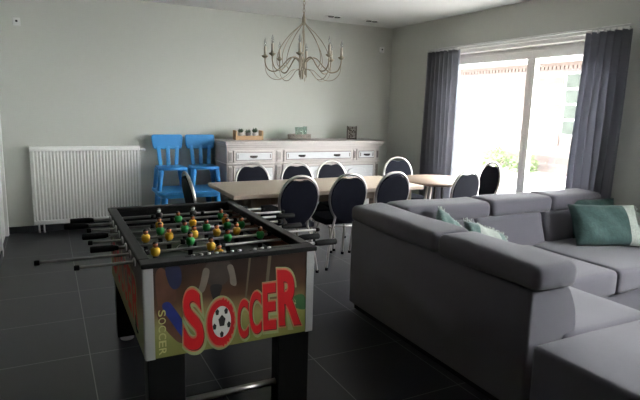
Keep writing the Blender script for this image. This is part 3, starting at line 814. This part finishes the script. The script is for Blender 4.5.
# ------------------------------------------------------------------ football table
def glyph(ch, off=0.0, shear=0):
    cu = bpy.data.curves.new('glyph', 'FONT'); cu.body = ch; cu.size = 1; cu.offset = off; cu.fill_mode = 'FRONT'; cu.resolution_u = 6; cu.shear = shear
    o = bpy.data.objects.new('glyph', cu); COL.objects.link(o)
    dg = bpy.context.evaluated_depsgraph_get(); me = bpy.data.meshes.new_from_object(o.evaluated_get(dg))
    COL.objects.unlink(o); bpy.data.objects.remove(o)
    V = [v.co.copy() for v in me.vertices]; Fc = [list(p.vertices) for p in me.polygons]
    bpy.data.meshes.remove(me)
    return V, Fc
def letter(ch, quad, boff, goff, y, thick, fn, par, name, mt, base):
    """glyph ch fitted into quad (bl, br, br_top, bl_top) given in panel (u,z); fn maps (u,z,depth) to a point"""
    V0, _ = glyph(ch, base)
    x0, x1 = min(v.x for v in V0), max(v.x for v in V0); y0, y1 = min(v.y for v in V0), max(v.y for v in V0)
    V, Fc = glyph(ch, base+goff)
    m = MB(); vs = []
    for v in V:
        s, t = (v.x-x0)/(x1-x0), (v.y-y0)/(y1-y0)
        bl, br, tr, tl = quad
        u = (bl[0]*(1-s)+br[0]*s)*(1-t) + (tl[0]*(1-s)+tr[0]*s)*t
        z = (bl[1]*(1-s)+br[1]*s)*(1-t) + (tl[1]*(1-s)+tr[1]*s)*t
        vs.append(m.bm.verts.new(fn(u+boff[0], z+boff[1], y)))
    for f in Fc:
        try: m.bm.faces.new([vs[i] for i in f])
        except ValueError: pass
    return m.build(name, mt, par)
def football_table():
    X0, X1, Y0, Y1, ZT = .31, 1.112, 2.16, 3.47, .85
    r = empty('football_table', ((X0+X1)/2, (Y0+Y1)/2, 0), 0, 'black football game table with steel rods and red SOCCER lettering on its end', 'football table')
    ox, oy = (X0+X1)/2, (Y0+Y1)/2
    T = Matrix.Translation((-ox,-oy,0))
    def B(mb, n, mt, par=None):
        bmesh.ops.transform(mb.bm, matrix=T, verts=mb.bm.verts); return mb.build(n, mt, par or r)
    # top rim
    zt0 = ZT-.022
    m = MB()
    m.box(X0, X1, Y0, Y0+.085, zt0, ZT, .005); m.box(X0, X1, Y1-.045, Y1, zt0, ZT, .005)
    m.box(X0, X0+.048, Y0+.085, Y1-.045, zt0, ZT, .005); m.box(X1-.048, X1, Y0+.085, Y1-.045, zt0, ZT, .005)
    B(m, 'top_rim', M_black)
    # cabinet walls
    px0, px1, py0, py1, pz = X0+.012, X1-.012, Y0+.02, Y1-.012, .425
    m = MB()
    m.box(px0, px0+.02, py0, py1, pz, zt0); m.box(px1-.02, px1, py0, py1, pz, zt0); m.box(px0+.02, px1-.02, py1-.02, py1, pz, zt0); m.box(px0+.02, px1-.02, py0, py0+.06, pz, zt0)
    m.box(px0+.02, px1-.02, py0+.06, py1-.02, pz, pz+.02)
    B(m, 'cabinet', M_black)
    m = MB(); m.box(px0+.021, px1-.021, py0+.061, py1-.021, .70, .715); pt = B(m, 'pitch', M_pitch)
    m = MB(); z = .7155
    m.box(px0+.03, px1-.03, (py0+py1)/2-.003+.02, (py0+py1)/2+.003+.02, z, z+.0006)
    ring = [(ox+.11*math.cos(2*PI*k/32), (py0+py1)/2+.02+.11*math.sin(2*PI*k/32), z+.0005) for k in range(32)]; m.tube(ring, .0018, 4, closed=True)
    for s_, yy in ((1, py0+.062),(-1, py1-.022)):
        m.box(ox-.17, ox-.166, *sorted((yy, yy+s_*.14)), z, z+.0006); m.box(ox+.166, ox+.17, *sorted((yy, yy+s_*.14)), z, z+.0006); m.box(ox-.17, ox+.17, *sorted((yy+s_*.14, yy+s_*.144)), z, z+.0006)
    B(m, 'pitch_lines', M_pw, pt)
    # inner side boards with a red and brown crowd print
    m = MB(); m.box(px1-.0225, px1-.0202, py0+.07, py1-.03, .735, .80); B(m, 'inner_print', mat('crowd_print', (.10,.03,.02), .5, noise=.9, nscale=14, col2=(.30,.12,.05)))
    # front panel with its picture
    m = MB(); m.box(px0+.002, px1-.002, py0-.006, py0, pz, zt0, .001); fp = B(m, 'front_panel', M_print)
    # the print uses object z, which equals world z here
    F = py0-.006
    def fn(u, z, d): return (u-ox, F-d-oy, z)
    def shape(pts, d, mt, name='printed_figure', sm=0):
        m = MB(); P = [p for p in pts]
        if sm: P = [(q.x, q.y) for q in spline([(a,b,0) for a,b in pts], sm, closed=True)]
        vs = [m.bm.verts.new(fn(a, b, d)) for a, b in P]; m.bm.faces.new(vs)
        bmesh.ops.triangulate(m.bm, faces=list(m.bm.faces)); return m.build(name, mt, fp)
    # player's leg at the left
    shape([(.390,.826),(.368,.80),(.368,.72),(.376,.655),(.40,.635),(.44,.66),(.452,.71),(.435,.76),(.415,.80)], .0006, M_pleg, 'printed_leg', 4)
    shape([(.41,.826),(.418,.76),(.440,.725),(.466,.735),(.475,.775),(.462,.826)], .0010, M_pshort, 'printed_shorts', 4)
    shape([(.370,.655),(.42,.64),(.45,.57),(.49,.49),(.46,.48),(.41,.54),(.375,.60)], .0005, M_pleg, 'printed_leg', 4)
    shape([(.392,.665),(.418,.672),(.442,.640),(.482,.570),(.517,.505),(.540,.472),(.528,.452),(.502,.464),(.462,.520),(.425,.585),(.398,.63)], .00115, M_psock, 'printed_sock', 3)
    shape([(.497,.472),(.53,.462),(.550,.450),(.548,.438),(.51,.445)], .0012, M_pbk, 'printed_boot', 3)
    # blurred player behind
    shape([(.59,.826),(.575,.77),(.60,.72),(.655,.715),(.69,.76),(.68,.826)], .0004, M_pblur, 'printed_player', 4)
    shape([(.57,.80),(.555,.74),(.545,.70),(.568,.695),(.585,.735),(.595,.79)], .0005, M_pblurw, 'printed_player', 4)
    shape([(.675,.80),(.685,.755),(.690,.715),(.715,.705),(.715,.74),(.70,.80)], .0005, M_pblurw, 'printed_player', 4)
    shape([(.60,.72),(.605,.67),(.625,.63),(.64,.67),(.65,.715)], .00045, M_pbk, 'printed_player', 4)
    for a, b, z0_ in ((.775,.785,.62),(.868,.884,.60)): shape([(a,.826),(a-.02,z0_),(b-.022,z0_),(b,.826)], .0005, M_ppost, 'printed_post')
    shape([(.98,.60),(1.03,.62),(1.06,.60),(1.062,.54),(1.0,.56)], .0004, mat('print_green', (.06,.17,.06), .5, noise=.3, nscale=20), 'printed_bush', 4)
    # red letters, traced into the panel plane
    LT = [
     ('S', [(.478,.440),(.572,.430),(.552,.708),(.480,.722)], .028),
     ('C', [(.722,.452),(.774,.447),(.772,.632),(.722,.637)], .020),
     ('C', [(.780,.462),(.838,.457),(.834,.662),(.776,.667)], .022),
     ('E', [(.848,.470),(.912,.466),(.906,.694),(.842,.694)], .030),
     ('R', [(.926,.478),(1.040,.466),(1.026,.742),(.912,.754)], .036),
    ]
    for ch, q, b_ in LT:
        letter(ch, q, (.004,-.006), .055, .0013, 0, fn, fp, 'letter_outline', M_halo, b_)
        letter(ch, q, (.0,0), .026, .0016, 0, fn, fp, 'letter_outline', M_glow, b_)
        letter(ch, q, (.003,-.004), .004, .0019, 0, fn, fp, 'letter_outline', M_dred, b_)
        letter(ch, q, (.0,.0), .0, .0022, 0, fn, fp, 'letter', M_red, b_)
    # the O is a flaming ring around a ball
    def ell(cx, cz, a, b, d, mt, name, n=40, spik=0):
        rnd = random.Random(4)
        pts = []
        for k in range(n):
            t = 2*PI*k/n; w = 1
            if spik and (math.cos(t) > .15): w = 1 + spik*(k % 2)
            pts.append((cx+a*w*math.cos(t), cz+b*w*math.sin(t)))
        shape(pts, d, mt, name)
    ell(.645,.540,.076,.128,.00125,M_halo,'letter_outline')
    ell(.644,.541,.068,.118,.00165,M_glow,'letter_outline',60,.04)
    ell(.643,.541,.060,.108,.0020,M_red,'letter',60,.10)
    bx, bz, ba, bb = .648,.545,.043,.074
    ell(bx,bz,ba,bb,.0024,M_pw,'printed_ball')
    def pent(cx, cz, s_, rot, sx=1.0, sz=1.0):
        shape([(cx+ba*s_*sx*math.cos(rot+2*PI*k/5), cz+bb*s_*sz*math.sin(rot+2*PI*k/5)) for k in range(5)], .0027, M_pbk, 'ball_patch')
    pent(bx+.001, bz+.004, .40, PI/2)
    for k in range(5):
        t = PI/2+2*PI*k/5+.0
        pent(bx+ba*.80*math.cos(t+PI/5), bz+bb*.80*math.sin(t+PI/5), .24, t+PI/5+PI, .9, .9)
    # small vertical SOCCER running down the left edge
    for i, ch in enumerate('SOCCER'):
        zt = .640-i*.0345
        letter(ch, [(.374,zt),(.374,zt-.029),(.405,zt-.029),(.405,zt)], (0,0), .0, .0012, 0, fn, fp, 'side_letter', M_pyel, .01)
    # silver corner strips
    for a, b in ((px0-.001, px0+.036),(px1-.036, px1+.001)):
        m = MB(); m.box(a, b, F-.003, F-.0001, pz-.002, zt0-.001, .0008); B(m, 'corner_strip', M_silver)
    for a in (px0-.004, px1-.0):
        m = MB(); m.box(a, a+.004, F, F+.03, pz-.002, zt0-.001, .0008); B(m, 'corner_strip', M_silver)
    # side panels
    m = MB(); m.box(px0-.004, px0-.0002, F+.031, py1, pz, zt0); sp = B(m, 'side_panel', M_print)
    m = MB(); m.box(px1+.0002, px1+.004, F+.031, py1, pz, zt0); B(m, 'side_panel', M_print)
    def fs(u, z, d): return (px0-.004-d-ox, u-oy, z)
    q0 = [('S',3.32,3.13),('O',3.10,2.96),('C',2.93,2.83),('C',2.80,2.69),('E',2.66,2.54),('R',2.50,2.32)]
    for i, (ch, a, b) in enumerate(q0):
        lo, hi = .50, .72-.03*(2.5-i if i < 3 else 0)*.3
        q = [(a,lo),(b,lo),(b,hi),(a,hi)]
        letter(ch, q, (0,0), .05, .0015, 0, fs, sp, 'letter_outline', M_halo, .03)
        letter(ch, q, (0,0), .0, .0030, 0, fs, sp, 'letter', M_red, .03)
    m = MB(); m.prism([(.055*math.cos(2*PI*k/24), .04*math.sin(2*PI*k/24)) for k in range(24)], .001, M=Matrix.Translation((px0-.0052, 2.40, .50)) @ Matrix(((0,0,1,0),(1,0,0,0),(0,1,0,0),(0,0,0,1)))); B(m, 'ball_return', M_hole, sp)
    # legs
    for lx in (px0+.006, px1-.006-.16):
        for ly, far in ((py0+.012, False),(py1-.012-.09, True)):
            m = MB(); m.box(lx, lx+.16, ly, ly+.09, .03, pz-.001, .003); lg = B(m, 'leg', M_black)
            m = MB(); m.lathe([(0,0),(.040,0),(.042,.008),(.034,.016),(.012,.02),(.012,.0305),(0,.0305)], (lx+.06, ly+.045, 0), 20); B(m, 'foot', [M_plas if True else M_black], lg)
    for yy in (py0+.05, py1-.055):
        m = MB(); m.tube([(px0+.16, yy, .165),(px1-.16, yy, .165)], .016, 12); B(m, 'crossbar', M_chrome)
    # scoring beads on the front rim
    m = MB()
    m.box(.50, .765, Y0+.045, Y0+.062, ZT-.001, ZT+.0006, mi=0); m.box(.79, 1.0, Y0+.045, Y0+.062, ZT-.001, ZT+.0006, mi=0)
    sr = B(m, 'score_slot', M_hole)
    for k in [0,1,2,3,4,5,6,8.1,9.1,10.1]:
        m = MB(); m.lathe([(0,-.009),(.004,-.008),(.0055,0),(.004,.008),(0,.009)], (0,0,0), 10, M=Matrix.Translation((.535+k*.035, Y0+.0535, ZT+.004)) @ Matrix.Rotation(PI/2,4,'Y')); B(m, 'score_bead', M_bead, sr)
    # rods with handles and figures
    ZR = .800
    left = [(.07,'e'),(-.081,'e'),(.152,'h'),(.152,'e'),(.133,'h'),(.165,'e'),(.056,'h'),(.092,'h')]
    right = [(1.339,'h'),(1.308,'h'),(1.379,'e'),(1.328,'h'),(1.257,'e'),(1.408,'h'),(1.397,'e'),(1.306,'e')]
    men = {0:('y',[.70]),1:('y',[.43,.70]),2:('g',[.63,.83,1.015]),3:('y',[.43,.55,.685,.81,.925]),4:('g',[.53,.665,.79,.915,1.00]),
           5:('y',[.55,.745,.945]),6:('g',[.69,.96]),7:('w',[.60,.815])}
    for i in range(8):
        y = 2.385+.139*i
        a, ka = left[i]; b, kb = right[i]
        m = MB(); m.tube([(a+.01, y, ZR),(b-.01, y, ZR)], .0072, 10); rod = B(m, 'rod', M_steel)
        for (e, k, s_) in ((a, ka, 1),(b, kb, -1)):
            Mr = Matrix.Translation((e, y, ZR)) @ Matrix.Rotation(s_*PI/2, 4, 'Y')
            m = MB()
            if k == 'h':
                m.lathe([(0,0),(.013,0),(.0165,.004),(.0165,.10),(.013,.118),(.0105,.128),(0,.128)], (0,0,0), 14, M=Mr); B(m, 'handle', M_rubber, rod)
            else:
                m.lathe([(0,0),(.010,0),(.012,.004),(.012,.018),(.009,.022),(0,.022)], (0,0,0), 12, M=Mr); B(m, 'end_cap', M_rubber, rod)
        for x in (X0+.024+.030, X1-.024-.030):
            pass
        for x, s_ in ((px0-.004, -1),(px1+.004, 1)):
            m = MB(); m.lathe([(.008,0),(.020,0),(.020,.006),(.014,.010),(.008,.010)], (0,0,0), 14, M=Matrix.Translation((x+s_*.0005, y, ZR)) @ Matrix.Rotation(s_*PI/2,4,'Y')); B(m, 'bearing', M_silver, rod)
        c, xs = men[i]
        sh = {'y':M_yel,'g':M_grn,'w':M_pbk}[c]
        hd = {'y':M_hair,'g':M_skin,'w':M_pw}[c]
        for q in xs:
            m = MB(); dy = 0
            # torso wrapped round the rod, head, legs and foot block
            m.lathe([(0,-.020),(.015,-.020),(.0215,-.010),(.024,.002),(.0215,.014),(.012,.021),(0,.022)], (q, y, ZR), 12, mi=0)
            m.ico((q, y, ZR+.032), .0125, 2, (1,1,1.1), mi=2 if c != 'w' else 1)
            m.ico((q, y+.003, ZR+.037), .0130, 2, (1,1,.95), mi=3)
            m.lathe([(0,-.02),(.0135,-.02),(.0125,-.050),(.009,-.052),(0,-.052)], (q, y, ZR), 10, mi=3)
            m.box(q-.011, q+.011, y-.006, y+.007, ZR-.078, ZR-.050, .002, mi=3)
            B(m, 'player_figure', [sh, M_pw, M_skin, M_hair], rod)
        for q in ([xs[0]-.05, xs[-1]+.05] if i not in (3,4) else [px0+.032, px1-.032]):
            m = MB(); m.lathe([(.008,0),(.013,0),(.013,.022),(.008,.022)], (0,0,0), 12, M=Matrix.Translation((max(px0+.022, min(q, px1-.044)), y, ZR)) @ Matrix.Rotation(PI/2,4,'Y')); B(m, 'bumper', M_rubber, rod)
    return r
football_table()

# ------------------------------------------------------------------ light
w = bpy.data.worlds.new('overcast_sky'); S.world = w; w.use_nodes = True
bg = w.node_tree.nodes['Background']; bg.inputs[0].default_value = (.97,.98,1.0,1); bg.inputs[1].default_value = 11.0

# ------------------------------------------------------------------ camera
cd = bpy.data.cameras.new('camera'); cam = bpy.data.objects.new('camera', cd); COL.objects.link(cam)
cd.sensor_fit = 'HORIZONTAL'; cd.sensor_width = 36; cd.lens = 36*527.76/640; cd.clip_start = .05; cd.clip_end = 200
pit, rol, yaw = math.radians(9.949), math.radians(1.583), math.radians(27.394)
fw = Vector((math.sin(yaw)*math.cos(pit), math.cos(yaw)*math.cos(pit), -math.sin(pit)))
rt_ = Vector((math.cos(yaw), -math.sin(yaw), 0)); up = rt_.cross(fw)
r2 = rt_*math.cos(rol)+up*math.sin(rol); u2 = up*math.cos(rol)-rt_*math.sin(rol)
cam.matrix_world = Matrix(((r2.x,u2.x,-fw.x,0),(r2.y,u2.y,-fw.y,0),(r2.z,u2.z,-fw.z,1.5),(0,0,0,1)))
S.camera = cam
S.view_settings.view_transform = 'Standard'; S.view_settings.look = 'None'; S.view_settings.gamma = 1
S.view_settings.use_curve_mapping = False; S.view_settings.exposure = 1.6
